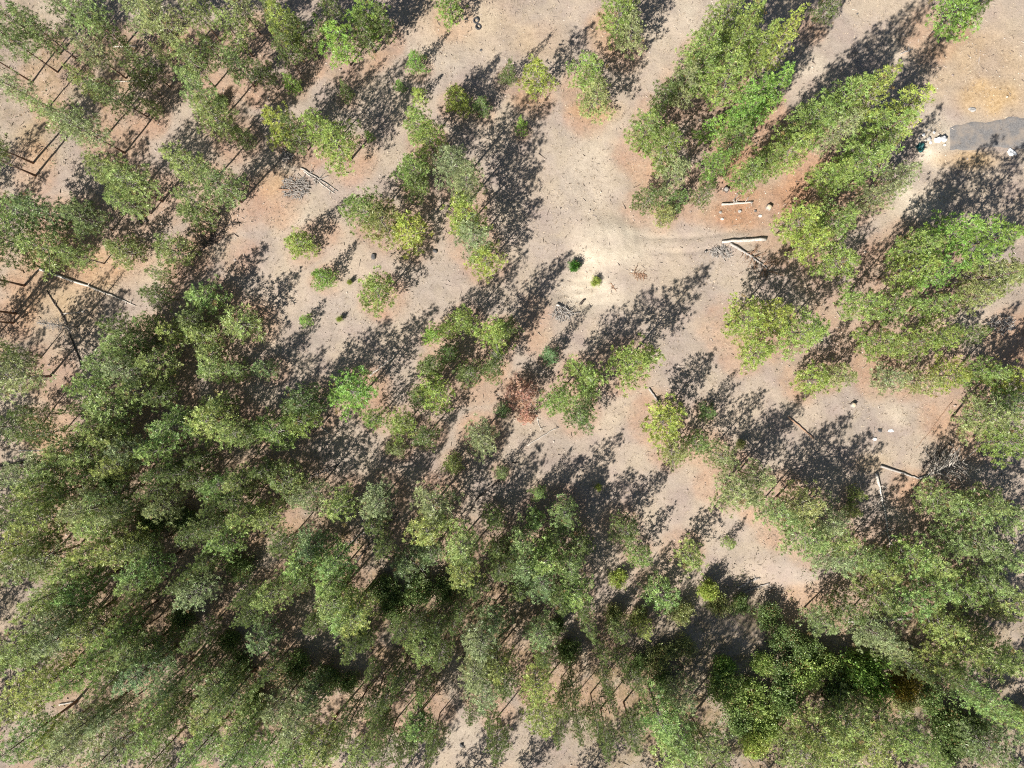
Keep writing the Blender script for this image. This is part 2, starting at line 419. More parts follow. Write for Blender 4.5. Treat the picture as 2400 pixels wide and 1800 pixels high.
# ------------------------------------------------------------------ the survey: every tree of the photograph
# x y w h c : crown centre and crown width in photograph pixels, height in metres, colour letter
# c: n green, g fresh green, y yellow-green, d dark green (for some crowns, shade put into the colour), o olive, b blue-green, s grey-green, r brown dead
PINES = """
27 40 90 15 n;90 72 85 13 n;196 22 90 15 n;205 112 80 14 s;258 88 60 8 o;322 12 95 14 o;374 47 110 14 o;339 152 70 11 n;380 125 36 5 n
445 145 95 12 n;502 119 70 11 n;542 68 80 12 y;550 150 80 10 n;206 190 80 11 n;275 222 85 12 d;322 180 60 9 n;358 252 40 5 y
140 262 95 15 n;195 300 95 15 s;450 212 90 15 n;495 275 105 14 n;574 322 55 6 d;245 400 100 14 n;300 430 110 14 n;430 385 95 14 n;505 432 110 14 n
455 470 100 12 n;14 190 80 13 s;20 90 80 15 n;130 5 80 15 d;447 15 70 14 n;560 10 90 12 o
657 60 75 13 y;660 110 60 11 y;708 76 75 10 o;614 163 60 9 d;684 195 45 5 g;749 58 32 4 g;795 100 100 9 g;855 70 72 9 d;858 20 90 11 g
893 46 58 9 g;1056 6 80 7 g;974 144 55 4.6 g;936 201 30 2.6 g;980 225 45 3.2 y;1072 231 75 5.5 y;1129 250 52 4.5 d;806 217 40 5 d
650 290 85 10 y;690 315 75 9 y;745 295 80 11 n;790 330 105 11 n;866 320 26 2.5 g;985 290 80 11 n;1005 330 85 10 n;962 392 78 11 n;1062 385 95 13 s
1090 430 90 12 s;974 436 70 8 n;1188 172 45 6 d;640 28 60 12 n;775 20 60 10 d
1450 25 105 9 n;1478 70 85 8 s;1257 179 86 8.5 y;1375 160 88 9 n;1390 215 95 9 o;1222 296 36 4 g;1525 300 100 12 n;1560 335 105 12 n
1652 105 100 15 n;1696 35 90 16 n;1757 52 90 17 n;1640 160 100 14 n;1725 120 95 16 n;1712 188 105 14 n;1607 190 85 12 s;1790 105 85 17 n
1558 222 80 9 d;1770 230 105 14 g;1815 210 85 15 g;1669 301 68 7 g;1580 405 95 10 s;1520 462 75 8 o;1558 500 65 5 o;1592 462 60 7 d
1690 372 75 13 g;1650 455 55 9 g;1735 320 75 13 n;1765 400 85 12 n;1824 88 85 17 y;1755 262 85 13 g
2045 200 100 18 y;1980 240 112 17 n;1908 285 105 16 n;1850 338 100 14 n;1795 380 88 12 n;1965 300 85 14 s
2118 268 105 16 y;2068 312 118 16 n;2015 368 120 15 n;1955 402 95 12 n;2112 415 80 11 s;2245 30 115 9 g;1944 12 60 8 o;2300 8 70 9 g
1876 518 105 11 y;1968 508 105 12 n;1905 560 95 11 y;1968 613 105 10 n;2062 458 80 11 s;2234 550 120 14 g;2335 560 115 15 g;2165 575 100 13 n
2140 632 110 12 n;2200 640 90 12 g;2329 648 110 13 o;2385 632 80 14 o;2288 695 90 11 o;2025 700 100 11 n;2100 718 95 11 n;2207 718 90 10 n
1880 775 120 12 n;1745 755 115 11 y;1812 750 95 11 y;1775 830 90 9 y;2075 800 105 10 n;2150 810 90 9 n;2210 785 90 10 n;2275 784 70 8 d
1915 890 90 7 y;1975 880 75 7 o;2095 890 80 7 s;2165 890 75 7 o;2235 880 95 8 y;2310 872 95 9 n;2375 890 100 9 y;2325 985 125 11 o;2378 1035 115 11 n;2372 945 90 10 d
27 485 115 13 g;110 500 125 12 d;192 512 95 11 d;27 572 115 12 n;105 580 125 11 n;178 598 80 9 n;298 474 85 9 n;448 505 75 8 n
293 590 90 6 n;400 586 100 7 n;366 640 45 7 n;368 690 66 8 n;478 698 95 7 g;447 745 85 7 d;556 756 105 7 n;395 777 75 7 y;463 785 85 7 y;339 756 58 7 g
277 770 72 9 n;280 812 88 10 n;334 796 68 8 y;312 828 66 9 n;244 855 105 11 n;366 853 96 9 n;293 866 88 10 s;496 832 75 6 n;502 870 85 7 n;556 868 60 6 n
8 830 60 12 n;30 880 115 12 s;700 569 82 5.6 y;757 651 66 4.8 g;714 751 34 2.8 g;852 490 95 10 n;890 520 100 9 o;955 540 95 8 y;880 685 95 8 n
1085 500 100 11 y;1105 548 105 10 s;1137 604 85 8 y;1012 786 56 7 g;1083 752 80 9 n;1045 775 55 7 n;1150 790 88 11 y;1187 770 60 8 d
1012 857 72 8 y;1096 873 72 9 s;1152 857 70 8 n;1050 830 58 7 d;828 922 110 10 g;614 866 60 7 d;1292 832 52 6 b;1487 851 120 12 n;1370 886 98 11 n
1308 935 88 10 n;1363 979 86 8 d;1376 920 60 9 n;1225 925 88 7 r;1235 980 42 2.2 r;1563 985 118 8 y;1661 968 50 5 d;1585 1063 80 7 o
1640 1045 70 7 d;1690 1068 85 8 o;1735 1150 115 11 o;1772 1120 80 10 o;1328 1210 86 9 n;1262 1158 45 5 g;1251 1222 62 7 g;1360 1272 72 8 n
1295 1266 60 8 n;1227 1266 85 9 n;1281 1323 105 10 g;1335 1334 85 10 n;1230 1336 80 10 b;1470 1250 80 8 n;1498 1302 72 6 g;1622 1312 84 7 y;1710 1274 36 3 y
1345 1385 95 12 g;1368 1432 60 11 g;1268 1368 90 11 b;1310 1410 70 11 g;1222 1378 70 9 d;1550 1393 100 6 g;1384 1486 42 7 n;1450 1486 60 9 y
1512 1483 52 7 y;1262 1494 80 12 b;1276 1540 62 12 b;1417 1532 45 9 n;1460 1553 46 9 y;1422 1598 45 12 n;1430 1640 42 11 n;1254 1608 85 13 y;1346 1616 55 11 d
1490 1612 60 12 s;1270 1680 92 13 y;1325 1652 48 12 n;1317 1714 46 12 y;1357 1700 52 12 y;1402 1696 60 13 y;1428 1735 58 13 y;1487 1718 68 13 n
1553 1680 105 14 g;1590 1725 105 14 g;1607 1778 120 14 y;1662 1758 95 14 n;1590 1640 85 12 s
1868 1185 110 11 o;1825 1205 85 10 n;1936 1215 105 11 s;1890 1260 105 12 n;1968 1262 85 10 n;2008 1160 40 4 y;2001 1198 46 4 y
2205 1172 92 9 n;2270 1200 95 10 n;2320 1185 85 10 n;2372 1215 100 11 n;2315 1282 115 10 d;2248 1270 90 9 n;2375 1312 90 9 n;2139 1310 105 9 g;2030 1310 95 9 n
2195 1325 90 9 y;2075 1340 90 9 y;1955 1312 90 11 s;1997 1432 78 8 n;1936 1462 88 8 d;2071 1402 100 9 n;2139 1415 100 9 g;2207 1380 85 9 g;2268 1385 95 9 g;2335 1372 105 9 n
2378 1410 95 9 y;2210 1460 105 9 y;2278 1470 76 8 y;2337 1440 52 5 o;2058 1488 88 12 s;2088 1520 76 12 s;2135 1548 66 13 s;2248 1520 105 10 y;2318 1536 115 11 y;2385 1555 80 11 y
2207 1562 86 8 y;2250 1600 66 15 g;2298 1640 90 16 g;2345 1670 70 16 g;1990 1692 110 12 y;1925 1722 110 12 y;2055 1680 80 11 n;2044 1750 120 12 y;2125 1735 95 15 g;2172 1775 84 17 g
1975 1778 105 12 y;1885 1775 110 12 n;2330 1760 115 10 d;2390 1720 90 10 d
641 1014 108 8 n;717 949 95 10 d;703 985 85 9 n;871 981 66 7 n;934 1000 82 9 n;993 1022 66 8 g;926 1052 58 5 o;1018 917 92 9 y;974 937 58 8 n;1121 1030 92 10 s
1058 1093 60 5 y;1180 962 44 4 b;1172 1110 42 4.5 d;1156 1217 68 6 n;1018 1185 105 12 s;1007 1245 105 12 y;795 1185 90 11 y;880 1180 98 11 s;875 1225 60 9 n
670 1130 95 9 n;715 1160 90 9 s;618 1108 72 9 n;622 1212 84 9 n;657 1272 66 11 y;722 1280 86 11 b;703 1325 92 12 g;776 1325 100 12 g;898 1277 54 10 g
1075 1290 100 12 n;1080 1340 86 13 y;1164 1285 54 8 y;1190 1307 58 9 y;1175 1340 64 10 n;952 1320 105 7 d;1010 1300 75 7 d
212 915 80 11 g;258 960 105 11 n;325 916 86 9 n;374 927 68 8 y;396 1003 98 10 g;490 985 115 10 y;545 1010 88 10 y;580 1022 70 8 n;515 950 66 7 n
222 1000 80 10 n;252 1036 88 11 y;306 1055 88 11 s;372 1055 78 10 g;190 960 50 8 n;163 1041 98 12 n;206 1068 90 12 n;81 973 64 9 g;16 1003 84 10 d;85 1015 74 9 d
263 1092 74 13 y;212 1108 60 13 y;136 1095 96 13 n;108 1135 100 13 y;50 1105 105 14 s;372 1112 68 12 y;420 1106 66 10 y;469 1074 66 8 n;456 1130 68 11 g;502 1138 84 11 g
556 1130 84 10 n;542 1168 76 11 g;258 1158 80 13 n;365 1148 58 11 n;176 1150 66 12 n;90 1165 80 14 y;14 1175 70 14 s;385 1188 76 12 o;212 1193 105 14 o;238 1228 100 14 y
275 1200 74 13 s;122 1222 92 15 y;62 1222 66 14 g;575 1209 76 12 y;496 1190 58 10 d;450 1257 72 13 y;504 1244 74 12 s;530 1276 76 12 g
280 1282 92 14 y;217 1290 82 14 y;330 1285 58 13 n;22 1276 92 15 y;95 1262 62 13 s;100 1310 110 12 d;30 1328 96 13 d;344 1333 84 14 g;168 1337 82 14 y;460 1330 54 10 n;490 1310 62 11 d
127 1388 96 15 y;95 1415 76 15 y;190 1377 92 13 g;320 1361 74 13 y;317 1398 52 13 g;461 1395 86 12 s;420 1372 56 11 g;574 1400 48 11 s;580 1442 58 12 s
130 1435 98 15 s;150 1472 105 16 s;95 1508 100 17 y;212 1477 105 15 y;275 1465 74 15 g;288 1502 66 14 n;228 1530 82 15 g;312 1540 94 14 n;325 1582 94 15 b
380 1522 78 9 d;463 1490 72 10 b;466 1566 62 12 s;187 1580 82 16 g;130 1600 86 16 y;262 1594 66 15 g;18 1548 98 17 y;40 1640 105 17 y;380 1606 72 14 b;366 1645 72 15 g;418 1645 66 14 y
407 1688 64 14 y;502 1608 92 14 n;490 1665 108 14 y;540 1632 84 14 n;203 1700 100 16 s;271 1675 80 13 s;150 1752 105 16 s;258 1760 100 16 o;358 1740 80 15 g
114 1730 76 13 y;40 1745 98 18 g;466 1760 86 14 g;569 1716 102 13 n;556 1765 86 14 g;352 1790 66 14 n;72 1545 62 14 n
700 1363 74 12 y;632 1399 82 13 y;770 1370 88 12 g;776 1412 100 13 y;828 1432 96 14 y;803 1456 84 13 g;735 1467 58 8 y;616 1490 82 9 b;828 1518 68 12 b;848 1492 58 9 b
936 1486 56 12 y;974 1467 58 11 y;1015 1475 66 11 y;985 1528 82 12 y;1058 1464 48 9 n;1077 1430 50 10 n;1034 1534 66 12 s;1113 1374 58 11 g;1156 1450 80 9 b
1129 1515 98 13 s;1112 1565 92 13 s;1160 1560 88 13 y;1129 1620 92 13 s;1180 1600 68 12 n;1107 1678 44 8 g;1151 1688 50 8 g;632 1577 64 11 y;871 1572 42 8 g
936 1585 62 11 s;912 1626 64 12 s;1001 1612 56 9 d;833 1672 60 13 g;872 1645 60 13 y;888 1680 56 12 s;971 1690 86 12 g;974 1726 70 12 g;1018 1732 54 11 n;895 1706 54 12 n
695 1689 98 14 s;668 1757 88 14 g;749 1751 100 14 y;790 1732 64 13 s;622 1768 74 14 g;668 1645 92 12 s;735 1630 88 10 d;844 1778 74 13 y;906 1755 58 13 g;945 1760 58 13 y;1007 1765 42 9 y;1164 1748 66 12 g
"""
# trees known by the foot of their trunk (the crown is cut by, or beyond, the picture's edge): x y h w c
EDGE = """78 382 16 95 n;84 412 16 95 d;76 193 15 80 o;60 670 15 90 n;40 735 15 90 n;35 757 14 90 d
-40 830 14 110 n;-60 960 14 110 n;-50 1080 14 120 n;-70 1220 15 120 n;-60 1350 15 120 n;-60 1480 15 120 n;-60 1620 15 120 n;-60 1740 15 120 n
60 1850 15 120 n;200 1850 15 120 n;340 1860 15 120 n;480 1850 14 120 n;620 1860 14 120 n;760 1850 14 110 n;900 1860 13 110 n;1050 1870 12 110 n;1190 1850 10 90 n;1330 1860 12 110 n
1480 1870 12 110 n;1620 1860 13 110 n;1760 1850 12 110 n;1900 1850 12 120 n;2040 1860 12 120 n;2180 1870 13 120 n;2330 1860 12 120 n;-40 580 13 110 n;-50 470 13 110 n"""
# broad-leaved shrubs: x y w h c
SHRUBS = """1702 1560 60 2.6 g;1700 1610 105 3.2 n;1765 1640 95 3.0 n;1735 1690 95 2.8 d;1800 1700 95 2.8 n;1770 1745 90 2.6 y;1840 1640 100 3.4 d;1845 1580 95 3.0 d;1895 1585 100 3.6 n
1895 1525 90 3.0 d;1940 1560 80 3.0 n;2030 1567 115 6 g;2052 1608 76 6 g;2115 1610 88 4.5 y;2125 1650 62 3.0 o;2000 1600 70 2.4 n;1960 1630 80 2.6 d;1840 1500 80 2.4 d;1790 1560 70 2.4 n
1661 1388 58 3 y;1690 1420 62 2.4 o;1745 1425 60 2.2 d;1810 1455 75 2.4 d;1600 1440 70 2.2 o;1500 1450 60 2.2 o;1440 1445 60 2.2 o;1450 1360 50 1.8 y;1300 1470 60 2.4 d;1330 1530 70 2.6 d
1346 625 34 1.7 g;1397 659 27 1.3 y;795 748 18 1.1 y;820 661 15 0.9 y;1403 1144 20 1.5 y;1736 1040 28 1.6 o;515 240 40 1.6 d;2391 1690 60 3 y;2180 1640 80 3 d;2225 1700 100 3.4 d;2280 1710 90 3.2 d
2230 1760 90 3 d;900 1380 90 2.6 d;980 1385 90 2.6 d;1040 1385 80 2.4 d;920 1430 80 2.4 d;430 1220 90 2.2 d;350 1230 80 2.2 d;560 1330 80 2.2 d;540 1500 70 2.2 d;420 1450 80 2.2 d;600 1650 80 2.2 d
700 1560 80 2.4 d;770 1590 80 2.4 d;560 1570 80 2.0 d;820 1600 60 2.0 d;1500 1560 60 2.0 d;1545 1545 70 2.2 o;1600 1520 70 2.0 o;1560 1605 80 2.4 d;250 1130 50 2 d"""
# a few shrubs get their own foliage colours
HUE = {'n': (0.250, 0.335, 0.088), 'g': (0.225, 0.365, 0.078), 'y': (0.335, 0.410, 0.094), 'd': (0.160, 0.230, 0.072),
       'o': (0.285, 0.315, 0.115), 'b': (0.205, 0.320, 0.135), 's': (0.290, 0.340, 0.160), 'r': (0.50, 0.30, 0.21)}
WORD = {'n': 'green', 'g': 'fresh green', 'y': 'yellow-green', 'd': 'dark green', 'o': 'olive', 'b': 'blue-green', 's': 'grey-green', 'r': 'reddish brown dead'}


def foot(x, y, h, frac):
    """foot of the trunk, in photograph pixels, of a tree whose crown centre shows at x, y"""
    k = 1 - frac * h / ALT
    return 1200 + (x - 1200) * k, 900 + (y - 900) * k


trees = []                       # dicts: px, py (crown as seen), bx, by (foot, m), h, r, c, edge
for part in PINES.replace('\n', ';').split(';'):
    if part.strip():
        x, y, w, h, c = part.split()
        x, y, w, h = float(x), float(y), float(w), float(h)
        if (y > 1080 or x < 640) and h > 10:
            h *= 0.9
        fr = 0.62 if h > 6 else 0.42
        fx, fy = foot(x, y, h, fr)
        bx, by = px(fx, fy)
        trees.append(dict(px=x, py=y, bx=bx, by=by, h=h, r=w * SC * 0.5 * (1 - fr * h / ALT), c=c, edge=False))
for part in EDGE.replace('\n', ';').split(';'):
    x, y, h, w, c = part.split()
    x, y, w, h = float(x), float(y), float(w), float(h)
    bx, by = px(x, y)
    trees.append(dict(px=x, py=y, bx=bx, by=by, h=h, r=w * SC * 0.42, c=c, edge=True))
shrubs = []
for part in SHRUBS.replace('\n', ';').split(';'):
    x, y, w, h, c = part.split()
    x, y, w, h = float(x), float(y), float(w), float(h)
    fx, fy = foot(x, y, h, 0.5)
    bx, by = px(fx, fy)
    shrubs.append(dict(px=x, py=y, bx=bx, by=by, h=h, r=w * SC * 0.5, c=c))

# ------------------------------------------------------------------ ground
xs = np.concatenate([[-700, -400, -220, -130, -95], np.arange(-74, 74.01, 0.22), [95, 130, 220, 400, 700]])
ys = np.concatenate([[-700, -400, -220, -130, -80], np.arange(-58, 58.01, 0.22), [80, 130, 220, 400, 700]])
GX, GY = np.meshgrid(xs, ys)
gx, gy = GX.ravel(), GY.ravel()
gz = hz(gx, gy)
litter = np.zeros_like(gx)
for t in trees:
    if t['h'] < 4:
        continue
    reach = t['r'] * 1.75 + 0.4
    near = (abs(gx - t['bx']) < reach) & (abs(gy - t['by']) < reach)
    d = np.hypot(gx[near] - t['bx'], gy[near] - t['by'])
    a = 0.5 if t['h'] > 6 else 0.35
    litter[near] = np.maximum(litter[near], a * (1 - smooth(reach * 0.4, reach, d)))
for e, a in (((1850, 475, 190, 60), .85), ((1760, 330, 130, 120), .85), ((1900, 420, 90, 90), .85), ((650, 470, 70, 80), .55), ((1260, 760, 50, 90), .45),
             ((1100, 920, 120, 40), .4), ((2000, 850, 200, 50), .5), ((1760, 500, 150, 45), .9), ((1700, 350, 40, 110), .9), ((1800, 290, 60, 90), .8), ((1980, 400, 40, 60), .9), ((2380, 800, 80, 90), .7), ((560, 600, 60, 60), .4), ((760, 545, 60, 40), .5)):
    litter = np.maximum(litter, a * ell(gx, gy, *e))
nz = vnoise(gx, gy, 1.7, 4)
litter *= 0.65 + 0.6 * vnoise(gx, gy, 3.5, 5)
pale = np.zeros_like(gx)
for e, a in (((1430, 570, 95, 70), 1), ((1390, 685, 95, 50), .8), ((1110, 45, 70, 35), .9), ((1640, 30, 110, 60), .6), ((1375, 420, 70, 130), .45), ((2150, 470, 70, 40), .9),
             ((2190, 330, 45, 70), .9), ((1560, 100, 70, 90), .3), ((700, 505, 40, 35), .7), ((1900, 150, 40, 30), .6), ((2105, 975, 30, 30), .6), ((2240, 750, 50, 25), .7),
             ((120, 30, 40, 40), .5), ((1050, 110, 120, 60), .3), ((1085, 1730, 60, 30), .4), ((2120, 130, 40, 30), .6), ((1490, 560, 120, 90), .35)):
    pale = np.maximum(pale, a * ell(gx, gy, *e))
pale *= 0.55 + 0.75 * nz
yel = np.zeros_like(gx)
for e, a in (((2330, 225, 110, 55), 1), ((2290, 150, 130, 110), .55), ((180, 640, 170, 90), .55), ((130, 700, 130, 110), .5), ((1400, 260, 70, 25), .7), ((1235, 235, 50, 20), .6), ((1420, 70, 40, 60), .5),
             ((2270, 375, 80, 25), .9), ((640, 430, 40, 40), .5), ((1265, 95, 70, 50), .4), ((80, 340, 60, 60), .5), ((110, 1040, 60, 50), .5), ((640, 1590, 40, 40), .6), ((2040, 1085, 50, 25), .5),
             ((2110, 1640, 60, 30), .6), ((1085, 40, 160, 90), .3)):
    yel = np.maximum(yel, a * ell(gx, gy, *e))
yel *= 0.5 + 0.8 * nz
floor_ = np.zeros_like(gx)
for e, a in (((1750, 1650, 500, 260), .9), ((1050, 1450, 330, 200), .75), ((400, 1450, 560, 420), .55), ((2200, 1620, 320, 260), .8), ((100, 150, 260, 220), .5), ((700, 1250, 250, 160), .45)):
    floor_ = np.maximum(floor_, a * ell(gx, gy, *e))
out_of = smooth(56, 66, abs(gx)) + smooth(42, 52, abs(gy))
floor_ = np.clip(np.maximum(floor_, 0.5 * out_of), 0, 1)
nx, ny = len(xs), len(ys)
ii = np.arange(nx * ny).reshape(ny, nx)
quads = np.stack([ii[:-1, :-1], ii[:-1, 1:], ii[1:, 1:], ii[1:, :-1]], -1).reshape(-1, 4)
mesh_np.zone = True
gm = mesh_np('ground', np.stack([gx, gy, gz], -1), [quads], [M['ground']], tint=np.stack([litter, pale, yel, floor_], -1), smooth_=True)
mesh_np.zone = False
ground = link('ground', gm)
ground['kind'] = 'structure'

# gravel drive at the right edge: a sheet laid on the ground, with a ragged rim
dv, df = [], []
x0, x1 = px(2222, 0)[0], 150.0
nxr, nyr = 120, 16
for i in range(nxr + 1):
    s = i / nxr
    X = x0 + (x1 - x0) * s ** 1.6
    fx = 1200 + X / SC
    top = 287 - 6 * math.sin(X * 0.35) - 10 * float(smooth(2300, 2400, fx)); bot = 352 + 5 * math.sin(X * 0.5 + 1)
    tip = float(smooth(2222, 2262, fx))
    mid = 322
    top = mid + (top - mid) * (0.8 + 0.2 * tip) + 9 * (float(vnoise(X, 0, 0.7, 1)) - .5)
    bot = mid + (bot - mid) * (0.8 + 0.2 * tip) + 9 * (float(vnoise(X, 5, 0.7, 2)) - .5)
    for j in range(nyr + 1):
        Y = px(0, top + (bot - top) * j / nyr)[1]
        e = min(j, nyr - j) / nyr
        dv.append((X, Y, float(hz(X, Y)) + (0.035 if 0.05 < e and i > 2 else -0.03)))
ii = np.arange((nxr + 1) * (nyr + 1)).reshape(nxr + 1, nyr + 1)
dq = np.stack([ii[:-1, :-1], ii[:-1, 1:], ii[1:, 1:], ii[1:, :-1]], -1).reshape(-1, 4)[:, ::-1]
drive = link('gravel_road', mesh_np('gravel_road', np.array(dv), [dq], [M['gravel']], smooth_=True))
drive['kind'] = 'structure'


# ------------------------------------------------------------------ foliage
def unit(v):
    return v / np.maximum(np.linalg.norm(v, axis=-1, keepdims=True), 1e-9)


def tufts_mesh(name, C, D, size, K, width, mat, r, spread=1.0, dead=0.0, flat=False):
    """needle tufts (or leaf sprays): K kite-shaped blades round every centre C with main direction D"""
    n = len(C)
    rd = unit(r.normal(size=(n, K, 3)))
    dirs = unit(D[:, None, :] * 0.75 + rd * spread)
    ln = size[:, None, None] * r.uniform(0.7, 1.15, (n, K, 1))
    side = unit(np.cross(dirs, unit(r.normal(size=(n, K, 3)) * 0.55 + np.array([0, 0, 1.0]))))
    base = C[:, None, :] + dirs * ln * (0.05 if not flat else 0.25)
    mid = C[:, None, :] + dirs * ln * 0.6
    tip = C[:, None, :] + dirs * ln
    if flat:
        jit = r.normal(size=(n, K, 3)) * size[:, None, None] * 0.55
        base, mid, tip = base + jit, mid + jit, tip + jit
    w = side * width * (ln / size.mean())
    V = np.stack([base, mid - w, tip, mid + w], 2).reshape(-1, 3)
    F = np.arange(n * K * 4).reshape(-1, 4)
    ti = r.random((n, 1)) * 0.82 + r.random((n, K)) * 0.18
    hu = r.random((n, 1)) * 0.75 + r.random((n, K)) * 0.25
    dd = (r.random((n, 1)) < dead) * np.ones((1, K)) * 0.8
    T = np.stack([ti, hu, dd, np.ones_like(ti)], -1)
    T = np.repeat(T[:, :, None, :], 4, 2).reshape(-1, 4)
    return mesh_np(name, V, [F], [mat], tint=T)


def pine_meshes(h, R, cb, seed, young):
    r = np.random.default_rng(seed)
    mb = MB()
    bend = r.normal(size=2) * 0.012 * h
    tr = max(0.045, 0.0085 * h + 0.02)
    def axis(z):
        s = z / h
        return np.array([bend[0] * s * s, bend[1] * s * s, z])
    zs = np.linspace(0, h * 0.98, 8)
    mb.tube([axis(z) - (np.array([0, 0, 0.5]) if z == 0 else 0) for z in zs], [tr * (1.25 if i == 0 else 1) * (1 - 0.93 * (z / h)) for i, z in enumerate(zs)], 7, 0)
    nb = int((h * (1 - cb)) * (5.6 if not young else 9) + 14)
    C, D, S = [], [], []
    dmin = (0.42 if h > 12 else 0.38) if not young else 0.19
    cells = {}
    def free(c):
        k = (int(c[0] // dmin), int(c[1] // dmin), int(c[2] // dmin))
        for a in (-1, 0, 1):
            for b in (-1, 0, 1):
                for e in (-1, 0, 1):
                    for q in cells.get((k[0] + a, k[1] + b, k[2] + e), ()):
                        if (q[0] - c[0]) ** 2 + (q[1] - c[1]) ** 2 + (q[2] - c[2]) ** 2 < dmin * dmin:
                            return False
        cells.setdefault(k, []).append(c)
        return True
    gap = r.random(3) * 6.28
    for i in range(nb):
        t = (i + r.random()) / nb
        t = t ** 1.15
        z = h * (cb + (0.97 - cb) * t)
        az = i * 2.39996 + r.normal() * 0.35
        prof = (1 - t) ** 0.80 * (0.60 + 0.40 * min(1, t / 0.18)) * 1.12 if not young else (1 - t) ** 0.9 * (0.8 + 0.2 * min(1, t / 0.1))
        L = R * prof * r.uniform(0.68, 1.08)
        for g in gap[:2]:
            if abs((az - g + math.pi) % (2 * math.pi) - math.pi) < 0.35:
                L *= 0.72
        L = max(L, 0.16 * R)
        rise = -0.16 + 0.85 * t + r.normal() * 0.08
        up = 0.22
        o = axis(z)
        u = np.array([math.cos(az), math.sin(az), 0.0])
        lat = np.array([-math.sin(az), math.cos(az), 0.0])
        sway = r.normal() * 0.14
        def at(s):
            return o + u * L * s + lat * L * sway * s * s + np.array([0, 0, L * (rise * s + up * s * s)])
        if L > 0.5:
            mb.tube([at(0), at(0.5), at(0.97)], [0.014 + 0.012 * L, 0.010 + 0.007 * L, 0.006], 3, 1, cap=False)
        m = max(3, int((4.0 + 10.5 * L) * (1 if not young else 1.7)))
        for k in range(m):
            s = 1.02 - 0.72 * r.random() ** 1.35
            off = r.normal() * 0.25 * L * (1.2 - s * 0.72) * 0.7
            c = at(s) + lat * off + np.array([0, 0, r.normal() * 0.07 * (1 + L * 0.3) + 0.04])
            if not free(c):
                continue
            d = unit(u * 0.75 * s + lat * np.sign(off) * 0.35 + np.array([0, 0, 0.75]) + r.normal(size=3) * 0.3)
            C.append(c); D.append(d)
            S.append(r.uniform(0.27, 0.39) * (1.12 if h > 12 else 1.0) if not young else r.uniform(0.15, 0.24))
    for k in range(8):
        C.append(axis(h * (0.94 + 0.06 * r.random())) + r.normal(size=3) * 0.09); D.append(unit(np.array([0, 0, 1.0]) + r.normal(size=3) * 0.4)); S.append(0.26 if not young else 0.18)
    # dead stubs below the crown
    if not young and cb > 0.2:
        for i in range(int(8 + h)):
            z = h * cb * r.uniform(0.35, 1.05); az = r.random() * 6.28; L = r.uniform(0.3, 1.1)
            o = axis(z); u = np.array([math.cos(az), math.sin(az), r.uniform(-0.3, 0.15)])
            mb.tube([o, o + u * L], [0.02, 0.006], 3, 1, cap=False)
    tm = mb.build('trunk', [M['bark'], M['limb']])
    cm = tufts_mesh('crown', np.array(C), np.array(D), np.array(S), 20 if not young else 13, 0.029 if not young else 0.021, M['needles'], r, 1.0, 0.015)
    return tm, cm


SIZES = [(19.0, 2.9, .34), (16.0, 2.75, .35), (13.5, 2.75, .32), (11.0, 2.8, .30), (9.0, 2.6, .27), (7.0, 2.15, .15), (5.2, 1.7, .06), (3.2, 1.1, .03)]
LIB = []
for si, (h, R, cb) in enumerate(SIZES):
    for k in range(4 if 1 <= si <= 5 else 3):
        LIB.append((h, R, *pine_meshes(h, R, cb, 100 + si * 10 + k, h < 6)))


def shrub_meshes(seed):
    r = np.random.default_rng(seed)
    mb = MB()
    C, D = [], []
    for i in range(16):
        az = i * 2.4 + r.normal() * 0.3; L = r.uniform(0.45, 0.95)
        top = np.array([math.cos(az) * L * 0.8, math.sin(az) * L * 0.8, r.uniform(0.55, 1.0) * (1.1 - 0.5 * L)])
        mb.tube([(0, 0, -0.15), top * np.array([.4, .4, .55]), top], [0.03, 0.02, 0.008], 4, 0, cap=False)
        for k in range(36):
            s = 0.45 + 0.6 * r.random() ** 0.7
            c = top * s + r.normal(size=3) * np.array([0.17, 0.17, 0.1])
            c[2] = max(c[2], 0.04)
            C.append(c); D.append(unit(c * np.array([1, 1, 0.6]) + np.array([0, 0, 0.5]) + r.normal(size=3) * 0.3))
    return mb.build('stems', [M['limb']]), tufts_mesh('foliage', np.array(C), np.array(D), r.uniform(0.075, 0.125, len(C)), 8, 0.03, M['leaves'], r, 1.0, 0.04, flat=True)


SHRUB_LIB = [shrub_meshes(500 + k) for k in range(5)]

